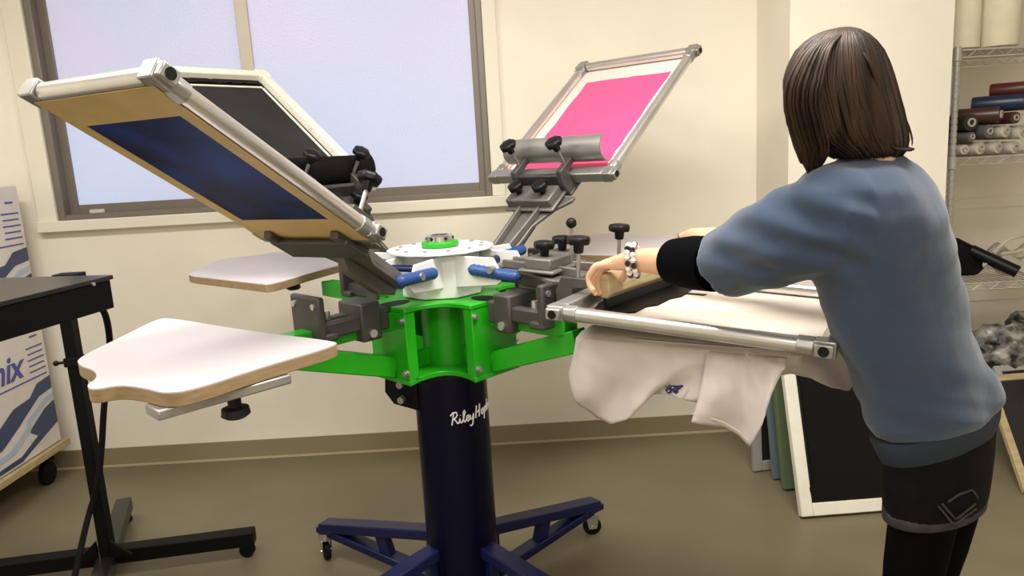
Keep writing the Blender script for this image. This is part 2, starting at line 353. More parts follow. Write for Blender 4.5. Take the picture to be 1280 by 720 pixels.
# hub
obj('hub_body', G().prism([C+V((.118*math.cos(R(a)), .118*math.sin(R(a)), ZU+.0155)) for a in range(22, 382, 45)], (0, 0, .115)), M['white'], press, bevel=.003)
hp = obj('hub_plate', G().prism([C+V((r_*math.cos(R(a)), r_*math.sin(R(a)), 1.092)) for a, r_ in [(x+dx, .150) for x in (0, 90, 180, 270) for dx in (8, 30, 60, 82)]], (0, 0, .008)), M['white'], press, bevel=.002)
for a in range(15, 375, 30):
    bp_ = C+V((.12*math.cos(R(a)), .12*math.sin(R(a)), 1.100)); obj('plate_bolt', G().cyl(bp_, bp_+V((0, 0, .004)), .006, n=10), M['alu2'], hp)
obj('hub_ring', G().lathe(C+V((0, 0, 1.101)), (0, 0, 1), [(0, .050), (.004, .053), (.012, .053), (.016, .049)], 36), M['green'], press)
g = G(); g.lathe(C+V((0, 0, 1.117)), (0, 0, 1), [(0, .038), (.014, .038), (.017, .034), (.017, .024), (.006, .024)], 30)
nut = obj('hub_nut', g, M['chrome'], press)
obj('nut_centre', G().lathe(C+V((0, 0, 1.119)), (0, 0, 1), [(0, .023), (.010, .023), (.011, .018)], 24), M['black'], nut)
for a in range(0, 360, 60): obj('nut_notch', G().cyl(C+V((.0375*math.cos(R(a)), .0375*math.sin(R(a)), 1.125)), C+V((.040*math.cos(R(a)), .040*math.sin(R(a)), 1.125)), .004, n=8), M['black'], nut)
# print heads: e = how far the head is raised
HD = {0: dict(e=32, dth=17, w=.151, si=.281, so=.831, off=.002), 1: dict(e=36.9, dth=6.1, w=.187, si=.335, so=1.012, off=.029),
      2: dict(e=36.3, dth=2.4, w=.235, si=.330, so=.99, off=.028), 3: dict(e=-3.5, dth=14.08, w=.25, si=.244, so=.796, off=-.0385)}
def HF(k):
    h = HD[k]; d, l, A = AF(k, h['dth']); e = R(h['e']); s = d*math.cos(e)+V((0, 0, math.sin(e))); n = -d*math.sin(e)+V((0, 0, math.cos(e)))
    o = C+d*.25+V((0, 0, 1.05)); return s, l, n, (lambda a, b_, c_: o+s*a+l*b_+n*c_)
for k in range(4):
    s, l, n, A = HF(k); h = HD[k]; d, l0, B = AF(k, h['dth']); fr = (s, l, n); off = h['off']; cm = M['cast'] if k != 1 else M['darkcast']
    # white lug plates on the hub and the pivot pin
    g = G()
    for q in (-1, 1): g.prism([B(r_, q*.062, z_) for r_, z_ in ((.09, 1.0), (.225, 1.012), (.245, 1.03), (.215, 1.084), (.12, 1.086), (.09, 1.091))], l*.007)
    lug = obj('hub_lug', g, M['white'], press, bevel=.002)
    obj('pivot_pin', G().cyl(B(.215, -.085, 1.055), B(.215, .09, 1.055), .010, n=14), M['alu2'], lug)
    obj('blue_rod', G().cyl(B(.15, -.058, 1.06), B(.15, .06, 1.06), .012, n=14), M['blueleg'], lug)
    # cast arm, waisted plan with raised ribs
    pl = [(-.03, .035), (.05, .045), (.12, .045), (.20, .085), (.24, .13), (.26, .13), (.26, .085), (.30, .07), (.34, .07)] if k != 3 else [(-.03, .035), (.05, .042), (.09, .07), (.15, .11), (.19, .11), (.20, .07)]
    RL_ = .34 if k != 3 else .20
    poly = [A(a, b_, -.012) for a, b_ in pl]+[A(a, -b_, -.012) for a, b_ in reversed(pl)]
    g = G().prism(poly, n*.012)
    for q in (-1, 1): g.prism([A(a, q*b_, 0) for a, b_ in ((-.03, .033), (.12, .042), (RL_, .055), (RL_, .043), (.12, .03), (-.03, .021))], n*.022)
    arm = obj('print_arm', g, cm, press, bevel=.003)
    # knuckle tongue below the arm
    obj('arm_tongue', G().prism([A(a, -.012, c_) for a, c_ in ((-.03, -.012), (.20, -.012), (.16, -.045), (.03, -.05), (-.03, -.03))], l*.024), cm, arm, bevel=.003)
    # micro-adjust block with two knobs
    bs_ = .225 if k != 3 else .105
    g = G().box(A(bs_, 0, .030), (.075, .18, .030), fr); g.box(A(bs_, 0, .012), (.10, .20, .010), fr)
    bl = obj('adjust_block', g, cm, press, bevel=.005)
    for q in (-1, 1): knob(bl, A(bs_, q*.050, .044), n, .026, .02)
    # jaw that grips the screen's inner bar
    si = h['si']; g = G()
    JW = .095 if k != 3 else .125
    g.box(A(si-.02, 0, off-.032), (.08, 2*JW+.03, .010), fr)
    for q in (-1, 1): g.prism([A(si+a, q*JW-.011, off+c_) for a, c_ in ((-.06, -.036), (.045, -.036), (.05, -.02), (-.02, -.02), (-.02, .03), (.03, .036), (.025, .056), (-.05, .056), (-.065, .02))], l*.022)
    g.box(A(si-.04, 0, off+.01), (.016, 2*JW, .05), fr)
    jaw = obj('screen_clamp', g, M['darkcast'], press, bevel=.003)
    for q in (-1, 1): knob(jaw, A(si-.01, q*JW, off+.058), n, .027, 075e-3 if k == 3 else .068)
    if k in (1, 2):     # curved trough behind the clamp knobs
        g = G(); hw = .20 if k == 2 else .17; rows = []
        for rr, rev in (((.055, 0), (.059, 1)) if k == 2 else ((.070, 0), (.074, 1))):
            ang = [R(95+i*150/12) for i in range(13)]; ang = ang[::-1] if rev else ang
            rows += [(si+(.070 if k == 2 else .045)+(rr-.012)*math.cos(t), off+(.056 if k == 2 else .028)+(rr-.012)*math.sin(t)) for t in ang]
        g.loft([[A(a, b_, c_) for a, c_ in rows] for b_ in (-hw+.02, hw+.02)])
        obj('trough', g, M['alu2'] if k == 2 else M['blackm'], press, angle=60)
    # two blue ribbed springs
    for q in (-1, 1):
        p0 = B(.150, q*.074, 1.052); p1 = A(.030, q*.060, -.014)
        dd = (p1-p0); LN = dd.length; nn = 18; prof = [(-.008, .006), (0, .014)]+[(LN*i/nn, .0165 if i % 2 else .0145) for i in range(1, nn)]+[(LN, .014), (LN+.01, .006)]
        obj('spring', G().lathe(p0, dd, prof, 16), M['spring'], press, angle=70)
# extra hardware of the lowered head: ball lever and two more knobs on stems
s, l, n, A = HF(3)
g = G().cyl(A(.140, -.03, .0), A(.140, -.03, .115), .004, n=10); lv = obj('release_lever', g, M['alu2'], press)
obj('ball_grip', G().ball(A(.140, -.03, .122), .014), M['black'], lv)
# ------------------------------------------------------------------ platens
def smoothpoly(pts, it=2):
    for _ in range(it):
        q = []
        for i, p in enumerate(pts):
            n_ = pts[(i+1) % len(pts)]; q += [p.lerp(n_, .25), p.lerp(n_, .75)]
        pts = q
    return pts
def platen(k, pts, zt, knobs, sharp=()):
    d, l, A = AF(k)
    P2 = smoothpoly([V((p.x, p.y, zt-.024)) for p in pts])
    pt = obj('platen', G().prism(P2, (0, 0, .0235)), M['ply'], press, bevel=.0015)
    obj('white_top', G().prism([V((p.x, p.y, zt-.0005)) for p in P2], (0, 0, .0025)), M['laminate'], pt)
    br = obj('support_channel', G().bar(V((knobs[0].x, knobs[0].y, zt-.034))-d*.10, V((knobs[0].x, knobs[0].y, zt-.034))+d*.14, .06, .018), M['alu2'], pt, bevel=.003)
    for kp in knobs[:1]:
        kb = obj('platen_knob', G().lathe(V((kp.x, kp.y, zt-.043)), (0, 0, -1), [(0, .012), (.022, .012), (.024, .024), (.036, .026), (.042, .018)], 18), M['black'], pt)
    return pt
p0 = [atz(x, y, PLZ) for x, y in ((96, 449), (99, 458), (119, 464), (122, 474), (107, 483), (116, 489), (150, 482), (185, 487), (205, 493), (240, 489), (330, 459), (424, 432), (416, 427), (312, 415), (212, 398), (196, 400), (150, 423))]
platen(0, p0, PLZ, [atz(288, 465, PLZ)])
p1 = [atz(x, y, PLZ) for x, y in ((229, 344.5), (252, 337), (266, 327), (285, 323.5), (320, 320), (343, 315.5), (356, 316), (400, 320), (445, 326), (440, 328), (390, 341), (338, 357), (322, 355), (270, 349))]
platen(1, p1, PLZ, [atz(364, 333, PLZ)])
d, l, A = AF(2, 4)
platen(2, [A(r_, a, PLZ) for r_, a in ((.60, -.22), (.60, .24), (.90, .26), (1.08, .26), (1.13, .20), (1.17, .10), (1.12, .05), (1.12, -.05), (1.17, -.10), (1.13, -.20), (1.08, -.25), (.90, -.25))], PLZ, [A(.8, 0, PLZ)])
d, l, A = AF(3, 14.08); PZ3 = .925
platen(3, [A(r_, a, PZ3) for r_, a in ((.54, -.17), (.54, .17), (.80, .17), (.93, .165), (.97, .12), (1.0, .07), (.96, .03), (.96, -.03), (1.0, -.07), (.97, -.12), (.93, -.165), (.80, -.17))], PZ3, [A(.7, 0, PZ3)])
# ------------------------------------------------------------------ screens held in the heads
def screen(k, label, tubem, meshm, inkm=None, ink=None, border=None, square=False, group='screens clamped in the press heads'):
    h = HD[k]; s, l, n, A = HF(k); fr = (s, l, n); W_, si, so, off = h['w'], h['si'], h['so'], h['off']
    t = thing('printing_screen', A((si+so)/2, 0, off), label, 'printing screen', group)
    rt_ = .0165
    for q in (-1, 1):
        if square: obj('side_bar', G().box(A((si+so)/2, q*W_, off), (so-si, .036, .03), fr), tubem, t, bevel=.004)
        else: obj('side_tube', G().cyl(A(si+.03, q*W_, off), A(so-.03, q*W_, off), rt_, n=24), tubem, t)
        for a, isin in ((si, 1), (so, 0)):
            g = G()
            if square: g.box(A(a, q*W_, off), (.05, .05, .032), fr)
            else:
                g.cyl(A(a+(.018 if isin else -.018), q*W_, off), A(a+(.05 if isin else -.05), q*W_, off), rt_+.0035, n=8)
                g.box(A(a, q*W_, off), (.04, .034, .034), fr); g.box(A(a, q*(W_+.006), off), (.034, .046, .026), fr)
            cb = obj('corner_block', g, tubem if square else M['alu2'], t, bevel=.003)
            if not square: obj('corner_socket', G().cyl(A(a, q*(W_+.020), off), A(a, q*(W_+.0302), off), .010, n=14), M['black'], cb)
    if square: obj('end_bar', G().box(A(so, 0, off), (.036, 2*W_, .03), fr), tubem, t, bevel=.004)
    else: obj('end_tube', G().cyl(A(so, -W_+.02, off), A(so, W_-.02, off), rt_, n=24), tubem, t)
    obj('clamp_bar', G().box(A(si, 0, off), (.036, 2*W_-.03, .034), fr), M['alu2'], t, bevel=.003)
    zb = off-.0165 if not square else off-.015
    g = G().box(A((si+so)/2, 0, zb), (so-si-.0, 2*W_-.004, .0016), fr)
    msh = obj('mesh', g, meshm, t, smooth=False)
    if border:
        i0, o0, ww = border; g = G()
        for zz in (-.0018, .0018):
            g.box(A((si+i0)/2, 0, zb+zz), (i0-si, 2*W_, .0014), fr); g.box(A((so+o0)/2, 0, zb+zz), (so-o0, 2*W_, .0014), fr)
            for q in (-1, 1): g.box(A((i0+o0)/2, q*(W_-ww/2), zb+zz), (o0-i0, ww, .0014), fr)
        obj('tape_border', g, M['tan'], t, smooth=False)
    if ink:
        a0, a1, b0, b1 = ink; e_ = []; rnd = random.Random(k)
        for p, q in (((a0, b0), (a1, b0)), ((a1, b0), (a1, b1)), ((a1, b1), (a0, b1)), ((a0, b1), (a0, b0))):
            for i in range(14): u = i/14; e_.append(A(p[0]+(q[0]-p[0])*u+rnd.uniform(-.003, .003), p[1]+(q[1]-p[1])*u+rnd.uniform(-.003, .003), zb+.001))
        obj('ink_layer', G().prism(e_, n*.0012), inkm, t, smooth=False)
    return t, A, zb
h = HD[0]
screen(0, 'raised screen with dark blue mesh and tan tape border, its underside showing', M['alu'], M['bluemesh'], border=(h['si']+.10, h['so']-.075, .03))
h = HD[1]
t1, A1, zb1 = screen(1, 'raised white framed screen with black mesh, behind the dark blue one', M['whitewood'], M['blackmesh'], square=True)
g = G()
for i in range(16): g.box(A1(h['so']-.03+random.uniform(-.004, .004), -.15+i*.02, zb1+.006), (.022+random.uniform(0, .012), .021, .004), HF(1)[:3])
obj('black_tape', g, M['ink'], t1, smooth=False)
g = G().box(A1(h['so']-.058, 0, zb1+.003), (.008, .31, .003), HF(1)[:3]); g.box(A1((h['si']+h['so'])/2, .155, zb1+.003), (.55, .009, .003), HF(1)[:3])
obj('white_tape', g, M['whitewood'], t1, smooth=False)
h = HD[2]
t2, A2, zb2 = screen(2, 'raised silver framed screen with a bright pink ink rectangle, beside the person', M['alu'], M['palemesh'], M['pink'], (h['si']+.06, h['so']-.09, -.175, .185))
obj('ink_pool', G().box(A2(h['si']+.045, .10, zb2+.004), (.05, .18, .004), HF(2)[:3]), M['redink'], t2, bevel=.001)
t3, A3, zb3 = screen(3, 'lowered silver framed screen being printed under the squeegee', M['alu'], M['screenmesh'])
# ------------------------------------------------------------------ the squeegee and its ink
ZM = A3(.35, 0, zb3).z+.001
def onm0(x, y):
    n_ = HF(3)[2]; o_ = V((0, 0, CAMZ)); d_ = ray(x, y); return o_+d_*((A3(0, 0, zb3+.004)-o_).dot(n_)/d_.dot(n_))
qa, qb = onm0(757, 385), onm0(856, 350)
qd = (qb-qa).normalized(); qn = V((-qd.y, qd.x, 0))           # away to the press side
if qn.x > 0: qn = -qn
lean = (V((0, 0, 1))+qn*.12).normalized()
sq = thing('squeegee', (qa+qb)/2, 'wooden handled squeegee pulled across the lowered screen by both hands', 'squeegee')
L_ = (qb-qa).length
m_o, m_n = A3(0, 0, zb3), HF(3)[2]
def onmesh(x, y, up_=.001):
    o_, d_ = V((0, 0, CAMZ)), ray(x, y); return o_+d_*((m_o-o_).dot(m_n)/d_.dot(m_n))+m_n*up_
def sqp(u, b_, hh): return qa+qd*u+qn*b_+lean*hh
prof = [(-.007, .022), (-.018, .034), (-.019, .066), (-.013, .080), (.004, .083), (.015, .076), (.017, .04), (.008, .022)]
obj('handle', G().loft([[sqp(u, b_, hh) for b_, hh in prof] for u in (0, L_)]), M['wood'], sq, bevel=.003, angle=60)
obj('blade', G().loft([[sqp(u, b_, hh) for b_, hh in ((-.005, .001), (.005, .001), (.005, .028), (-.005, .028))] for u in (.002, L_-.002)]), M['black'], sq)
ipts = [onmesh(x, y) for x, y in ((742, 390), (770, 394), (794, 392), (808, 385), (822, 383), (838, 375), (852, 372), (868, 361), (856, 357), (876, 352), (850, 345), (800, 354), (748, 381))]
io = obj('ink_smear', G().prism(ipts, (0, 0, .004)), M['ink'], t3, bevel=.001)
obj('ink_streak', G().prism([onmesh(x, y) for x, y in ((855, 368), (880, 370.5), (884, 368.5), (860, 367))], (0, 0, .0015)), M['ink'], t3)
# ------------------------------------------------------------------ the T-shirt on the lowered platen
def interp(poly, n):
    L = [0]
    for a, b_ in zip(poly, poly[1:]): L.append(L[-1]+(b_-a).length)
    out = []
    for i in range(n):
        t = L[-1]*i/(n-1); j = 0
        while j < len(L)-2 and L[j+1] < t: j += 1
        out.append(poly[j].lerp(poly[j+1], (t-L[j])/max(1e-9, L[j+1]-L[j])))
    return out
def drape(top, bot, n=40, rows=22, amp=.012, freq=5, seed=0, curl=.02):
    a, b_ = interp(top, n), interp(bot, n); g = []
    for r in range(rows):
        v = r/(rows-1); row = []
        for i in range(n):
            u = i/(n-1); p = a[i].lerp(b_[i], v)
            f = amp*.35*mnoise.noise(V((u*9+seed, v*5-u*3, seed+4)))+amp*(.15+v)*math.sin(u*freq*2*math.pi+2.2*v+seed)+amp*.8*v*mnoise.noise(V((u*6+seed, v*3, seed)))
            row.append(p+V((.25*f, f, 0))+V((0, -curl*math.sin(v*math.pi)*.6, 0)))
        g.append(row)
    return g
shirt = thing('tshirt', A3(.6, 0, -.1), 'white t-shirt hanging from the platen under the lowered screen', 'shirt')
d, l, A = AF(3, 14.08)
g = G(); zt = PZ3+.0045
def gp(r_, a): return A(r_, a, zt-max(0, abs(a)-.165)*.5)
g.grid([[gp(.50+.49*i/14, -.18+.36*j/12) for j in range(13)] for i in range(15)])
def pline(pts, Y0, Y1):
    n_ = len(pts); return [at(x, y, Y0+(Y1-Y0)*i/(n_-1)) for i, (x, y) in enumerate(pts)]
def edge(r0, r1, n_=6): return [gp(r0+(r1-r0)*i/(n_-1), .18) for i in range(n_)]
g.grid(drape(edge(.50, .91), pline(((711, 468), (722, 503), (744, 524), (764, 531), (786, 520), (812, 496), (838, 494), (872, 500)), 1.72, 1.50), amp=.012, freq=2.3, seed=1))
g.grid(drape(edge(.90, .985)+[gp(.99, .10), gp(.99, .0), gp(.99, -.08)], pline(((966, 474), (990, 468), (1012, 472), (1040, 484), (1062, 490), (1066, 486), (1072, 478)), 1.43, 1.50), amp=.006, freq=1.2, seed=5))
bs = obj('shirt_body', g, M['shirt'], shirt, angle=180); sm = bs.modifiers.new('solid', 'SOLIDIFY'); sm.thickness = .0018
g = G(); g.grid(drape([p_+V((0, -.004, -.004)) for p_ in edge(.80, .96)], pline(((864, 524), (882, 529), (905, 536), (925, 548), (938, 561), (950, 528), (960, 500), (972, 468)), 1.47, 1.38), amp=.014, freq=1.6, seed=2.4, curl=.03))
so_ = obj('sleeve', g, M['shirt'], shirt, angle=180); sm = so_.modifiers.new('solid', 'SOLIDIFY'); sm.thickness = .0018
hem = [at(864, 517, 1.455), at(883, 521, 1.445), at(905, 528, 1.43), at(925, 540, 1.415), at(936, 551, 1.405)]
obj('hem_seam', G().tube(interp(hem, 16), .0014, 6), M['shirt'], so_)
pm = G(); rnd = random.Random(9)  # the printed motif on the body
for i in range(9):
    p = [at(832+rnd.uniform(0, 24), 481+rnd.uniform(0, 12), 1.50) for _ in range(3)]; pm.tube(p, .0022, 5)
obj('printed_motif', pm, M['print'], shirt)
# ------------------------------------------------------------------ the flash dryer on the left
PB = V((-1.405, 2.27, 0))
dry = thing('flash_dryer', PB, 'black flash dryer with a flat heating panel on a wheeled stand, left of the press', 'dryer')
zt, zb = 1.085, .995
c0 = V((-1.085, 1.965, 0)); e1 = V((-.20, -.98, 0)).normalized(); e2 = V((-.98, .20, 0)).normalized()   # front-right corner, edge towards the camera, edge to the left
g = G(); pc = c0+e1*.30+e2*.36; fr = (e1, e2, V((0, 0, 1)))
g.box((pc.x, pc.y, (zt+zb)/2-.006), (.60, .72, zt-zb-.012), fr); pn = obj('heating_panel', g, M['blackm'], dry, bevel=.003)
obj('panel_lid', G().box((pc.x, pc.y, zt-.006), (.612, .732, .012), fr), M['dryer_top'], pn, bevel=.002)
obj('panel_screw', G().cyl(c0+e1*.07+e2*-.006+V((0, 0, zt-.012)), c0+e1*.07+e2*-.010+V((0, 0, zt-.012)), .005, n=10), M['alu'], pn)
hb = at(81, 345, 2.12); obj('control_box', G().box((hb.x, hb.y+.02, zt-.036), (.075, .05, .05)), M['blackm'], dry, bevel=.003)
obj('post', G().box((PB.x, PB.y, .53), (.038, .038, .93)), M['blackm'], dry, bevel=.003)
g = G(); g.box((PB.x, PB.y, .775), (.050, .050, .03)); cl = obj('post_collar', g, M['blackm'], dry, bevel=.004)
g = G().cyl((PB.x-.02, PB.y-.01, .775), (PB.x-.05, PB.y-.02, .775), .005, n=10); g.ball((PB.x-.05, PB.y-.02, .775), .009); obj('collar_screw', g, M['black'], cl)
def flat(p, z): return V((p.x, p.y, z))
ra, rb = V((-.955, 2.385, .075)), V((-1.93, 2.235, .075))
obj('base_rail', G().bar(ra, rb, .055, .05), M['blackm'], dry, bevel=.003)
fa, fb = V((-1.575, 2.70, .075)), V((-1.20, 1.70, .075))
obj('base_rail', G().bar(fa, fb, .055, .05), M['dryer_top'], dry, bevel=.003)
for sx in (-1, 1): obj('gusset', G().prism([V((PB.x+sx*.024, PB.y-.026, .10)), V((PB.x+sx*.085, PB.y-.026+sx*.012, .10)), V((PB.x+sx*.024, PB.y-.026, .16))], (0, .012, 0)), M['blackm'], dry)
for p in (ra+V((-.03, 0, 0)), rb+V((.03, 0, 0)), fa+V((.01, -.03, 0)), fb+V((-.01, .03, 0))):
    cs = obj('caster_fork', G().cyl((p.x, p.y, .035), (p.x, p.y, .052), .020, n=14), M['blackm'], dry)
    obj('caster_wheel', G().lathe((p.x-.003, p.y-.016, .0255), (.1, 1, 0), [(0, .016), (.004, .025), (.028, .025), (.032, .016)], 20), M['rubber'], cs)
cp = [at(x, y, Y) for x, y, Y in ((122, 378, 2.0), (132, 395, 2.1), (137, 425, 2.2), (136, 460, 2.24), (130, 510, 2.24), (127, 560, 2.24), (122, 605, 2.23), (112, 640, 2.22), (104, 672, 2.16), (98, 700, 2.12), (92, 725, 2.08))]
def catm(pts, n=6):
    out = []
    for i in range(len(pts)-1):
        a, b_, c_, d_ = pts[max(i-1, 0)], pts[i], pts[i+1], pts[min(i+2, len(pts)-1)]
        for t in range(n):
            t /= n; out.append(.5*((2*b_)+(c_-a)*t+(2*a-5*b_+4*c_-d_)*t*t+(3*b_-a-3*c_+d_)*t**3))
    return out+[pts[-1]]
obj('power_cord', G().tube(catm(cp), .0095, 10), M['rubber'], dry)
# ------------------------------------------------------------------ cartons on a dolly at the far left
XB, YB0, YB1 = -2.085, 2.50, 3.17
dol = thing('dolly', ((XB-.3), 2.83, 0), 'low wooden dolly on black casters beneath the stacked cartons', 'dolly')
obj('deck', G().box((XB-.28, (YB0+YB1)/2, .165), (.60, YB1-YB0+.06, .03)), M['wood'], dol, bevel=.002)
for y in (YB0+.06, YB1-.06):
    for x in (XB-.05, XB-.5):
        f = obj('caster_fork', G().box((x, y, .125), (.05, .06, .05)), M['blackm'], dol, bevel=.004)
        obj('caster_wheel', G().lathe((x-.016, y, .05), (1, 0, 0), [(0, .034), (.005, .05), (.027, .05), (.032, .034)], 22), M['rubber'], f)
def text_mesh(body, size, o, ux, uz, shear=.25, bold=.012):
    cu = bpy.data.curves.new('t', 'FONT'); cu.body = body; cu.size = size; cu.shear = shear; cu.offset = bold*size; cu.extrude = .0004
    ob = bpy.data.objects.new('t', cu); COL.objects.link(ob); dg = bpy.context.evaluated_depsgraph_get(); me = bpy.data.meshes.new_from_object(ob.evaluated_get(dg))
    nrm = V(ux).cross(V(uz)); b = bmesh.new(); b.from_mesh(me); bpy.data.objects.remove(ob); bpy.data.meshes.remove(me)
    for v in b.verts: v.co = V(o)+V(ux)*v.co.x+V(uz)*v.co.y+nrm*v.co.z
    return b
def carton(z0, z1, label):
    t = thing('carton', (XB-.28, (YB0+YB1)/2, z0), label, 'box')
    bx = obj('box_body', G().box((XB-.28, (YB0+YB1)/2, (z0+z1)/2), (.56, YB1-YB0, z1-z0-.002)), M['card'], t, bevel=.004)
    X = XB+.0012; hh = z1-z0
    P = lambda y, f: V((X, y, z0+hh*f))
    g = G().prism([P(YB0+.01, .30), P(YB0+.30, .33), P(YB0+.40, .42), P(YB1-.16, .44), P(YB1-.10, .52), P(YB1-.006, .54), P(YB1-.006, .44), P(YB1-.10, .42), P(YB1-.2, .33), P(YB0+.42, .28), P(YB0+.3, .18), P(YB0+.01, .14)], (.0006, 0, 0))
    obj('dark_wave', g, M['cnavy'], bx, smooth=False)
    g = G().prism([P(YB0+.01, .10), P(YB0+.34, .14), P(YB0+.46, .24), P(YB1-.2, .29), P(YB1-.08, .38), P(YB1-.006, .40), P(YB1-.006, .36), P(YB1-.07, .34), P(YB1-.18, .25), P(YB0+.48, .20), P(YB0+.36, .10), P(YB0+.01, .06)], (.0005, 0, 0))
    obj('pale_wave', g, M['clight'], bx, smooth=False)
    g = G().prism([P(YB0+.01, .04), P(YB0+.4, .06), P(YB0+.52, .14), P(YB1-.2, .20), P(YB1-.08, .31), P(YB1-.006, .34), P(YB1-.006, .16), P(YB1-.2, .06), P(YB0+.4, .02), P(YB0+.01, .02)], (.0004, 0, 0))
    obj('dark_wave', g, M['cnavy'], bx, smooth=False)
    obj('printed_word', text_mesh('nix', .15, (X+.0006, YB1-.36, z0+hh*.62), (0, 1, 0), (0, 0, 1), .3, .02), M['ctext'], bx, smooth=False)
    g = G()
    for i in range(5): g.box((X, YB1-.075, z0+hh*(.62+.045*i)), (.0008, .11-.01*(i % 2), .006))
    g.box((X, YB1-.19, z0+hh*.57), (.0008, .34, .006)); g.box((X, YB1-.07, z0+hh*.88), (.0008, .05, .008))
    obj('printed_lines', g, M['ctext'], bx, smooth=False)
carton(.182, .755, 'white carton with navy waves printed on it, lower of two on the dolly')
carton(.757, 1.33, 'white carton with navy waves printed on it, on top of the other carton')
# ------------------------------------------------------------------ frames leaning by the pillar
def lean_frame(name, bl, wdir, W_, H_, lean_v, bw, th, fm, inner, label, group, taped=False):
    wdir = V(wdir).normalized(); upd = V(lean_v).normalized(); nd = wdir.cross(upd).normalized(); o = V(bl); fr = (wdir, upd, nd)
    lift = th*.5*abs(nd.z)+.001; o = o+V((0, 0, lift))
    t = thing(name, o+wdir*W_/2, label, 'printing screen', group); Q = lambda a, b_, c_=0: o+wdir*a+upd*b_+nd*c_
    g = G()
    g.box(Q(bw/2, H_/2), (bw, H_, th), fr); g.box(Q(W_-bw/2, H_/2), (bw, H_, th), fr); g.box(Q(W_/2, bw/2), (W_-2*bw, bw, th), fr); g.box(Q(W_/2, H_-bw/2), (W_-2*bw, bw, th), fr)
    obj('wooden_frame', g, fm, t, bevel=.003)
    obj('mesh', G().box(Q(W_/2, H_/2, 0), (W_-bw*1.4, H_-bw*1.4, .002), fr), inner, t, smooth=False)
    if taped:
        pts = []; rnd = random.Random(3)
        for (a, b_), (c_, d_) in zip(((.047, .055), (W_-.05, .055), (W_-.05, H_-.05), (.055, H_-.05), (.055, .10), (.040, .10)), ((W_-.05, .055), (W_-.05, H_-.05), (.055, H_-.05), (.055, .10), (.040, .10), (.047, .055))):
            for i in range(8): pts.append(Q(a+(c_-a)*i/8+rnd.uniform(-.002, .002), b_+(d_-b_)*i/8+rnd.uniform(-.002, .002), th*.5 if nd.y < 0 else -th*.5))
        obj('black_coating', G().prism(pts, nd*(.0015 if nd.y < 0 else -.0015)), M['ink'], t, smooth=False)
    return t
lv = V((.02, .40, .92))
lean_frame('leaning_screen', atz(1000, 648, 0), (1, .04, 0), .47, .62, V((.0, .36, .93)), .045, .03, M['whitewood'], M['blackmesh'], 'white wooden framed screen coated black, leaning behind the person', 'screens leaning by the pillar', True)
lean_frame('leaning_screen', atz(979, 613, 0), (1, .10, 0), .47, .66, V((-.01, .26, .95)), .04, .03, M['greenwood'], M['blackmesh'], 'green framed screen leaning directly behind the white framed one', 'screens leaning by the pillar')
lean_frame('leaning_screen', atz(966, 600, 0), (1, .10, 0), .47, .66, V((-.01, .22, .95)), .04, .02, M['bluegrey'], M['blackmesh'], 'blue grey screen leaning between the green one and the grey one', 'screens leaning by the pillar')
lean_frame('leaning_screen', atz(941, 590, 0), (1, .16, 0), .47, .66, V((.02, .16, .95)), .04, .02, M['greywood'], M['blackmesh'], 'grey framed screen, rearmost of the stack leaning at the pillar', 'screens leaning by the pillar')
# two wooden frames leaning at the right edge
for (a, b_), m_, lb in ((((1279, 613, 2.50), (1240, 505, 2.80)), M['wood'], 'pale wooden frame leaning under the wire shelf, in front'), (((1288, 592, 2.58), (1250, 492, 2.88)), M['greywood'], 'grey wooden frame leaning under the wire shelf, behind the pale one')):
    bt = at(*a); bt.z = 0; tp = at(*b_)
    lean_frame('wooden_stretcher', bt, (1, .06, 0), .40, (tp-bt).length+.12, tp-bt, .03, .022, m_, M['blackmesh'], lb, 'frames leaning under the shelf')
# ------------------------------------------------------------------ wire shelf in the alcove
SX0, SX1, SY0, SY1 = 1.815, 2.72, 3.0, 3.46
shelf = thing('wire_shelf', ((SX0+SX1)/2, (SY0+SY1)/2, 0), 'chrome wire shelving unit in the alcove behind the person', 'shelf')
ZS = (1.645, 1.222, .70, .26)
for x in (SX0, SX1):
    for y in (SY0, SY1):
        prof = []
        for i in range(66): z = .01+i*.025; prof += [(z, .0125), (z+.017, .0125), (z+.018, .0105), (z+.024, .0105)]
        obj('post', G().lathe((x, y, 0), (0, 0, 1), prof, 12), M['post'], shelf)
for z in ZS:
    g = G()
    for y in (SY0, SY1):
        g.cyl((SX0, y, z), (SX1, y, z), .0035, n=8); g.cyl((SX0, y, z-.028), (SX1, y, z-.028), .0035, n=8)
        pts = []
        for i in range(25): pts.append((SX0+(SX1-SX0)*i/24, y-.001, z-.028*(i % 2)))
        g.tube(pts, .0022, 6)
    for x in (SX0, SX1): g.cyl((x, SY0, z), (x, SY1, z), .0035, n=8); g.cyl((x, SY0, z-.028), (x, SY1, z-.028), .0035, n=8)
    for i in range(1, 30): x = SX0+(SX1-SX0)*i/30; g.cyl((x, SY0, z+.003), (x, SY1, z+.003), .0018, n=5)
    ws = obj('wire_deck', g, M['alu'], shelf)
    for x in (SX0, SX1):
        for y in (SY0, SY1): obj('collar', G().lathe((x, y, z-.04), (0, 0, 1), [(0, .018), (.05, .016)], 12), M['post'], ws)
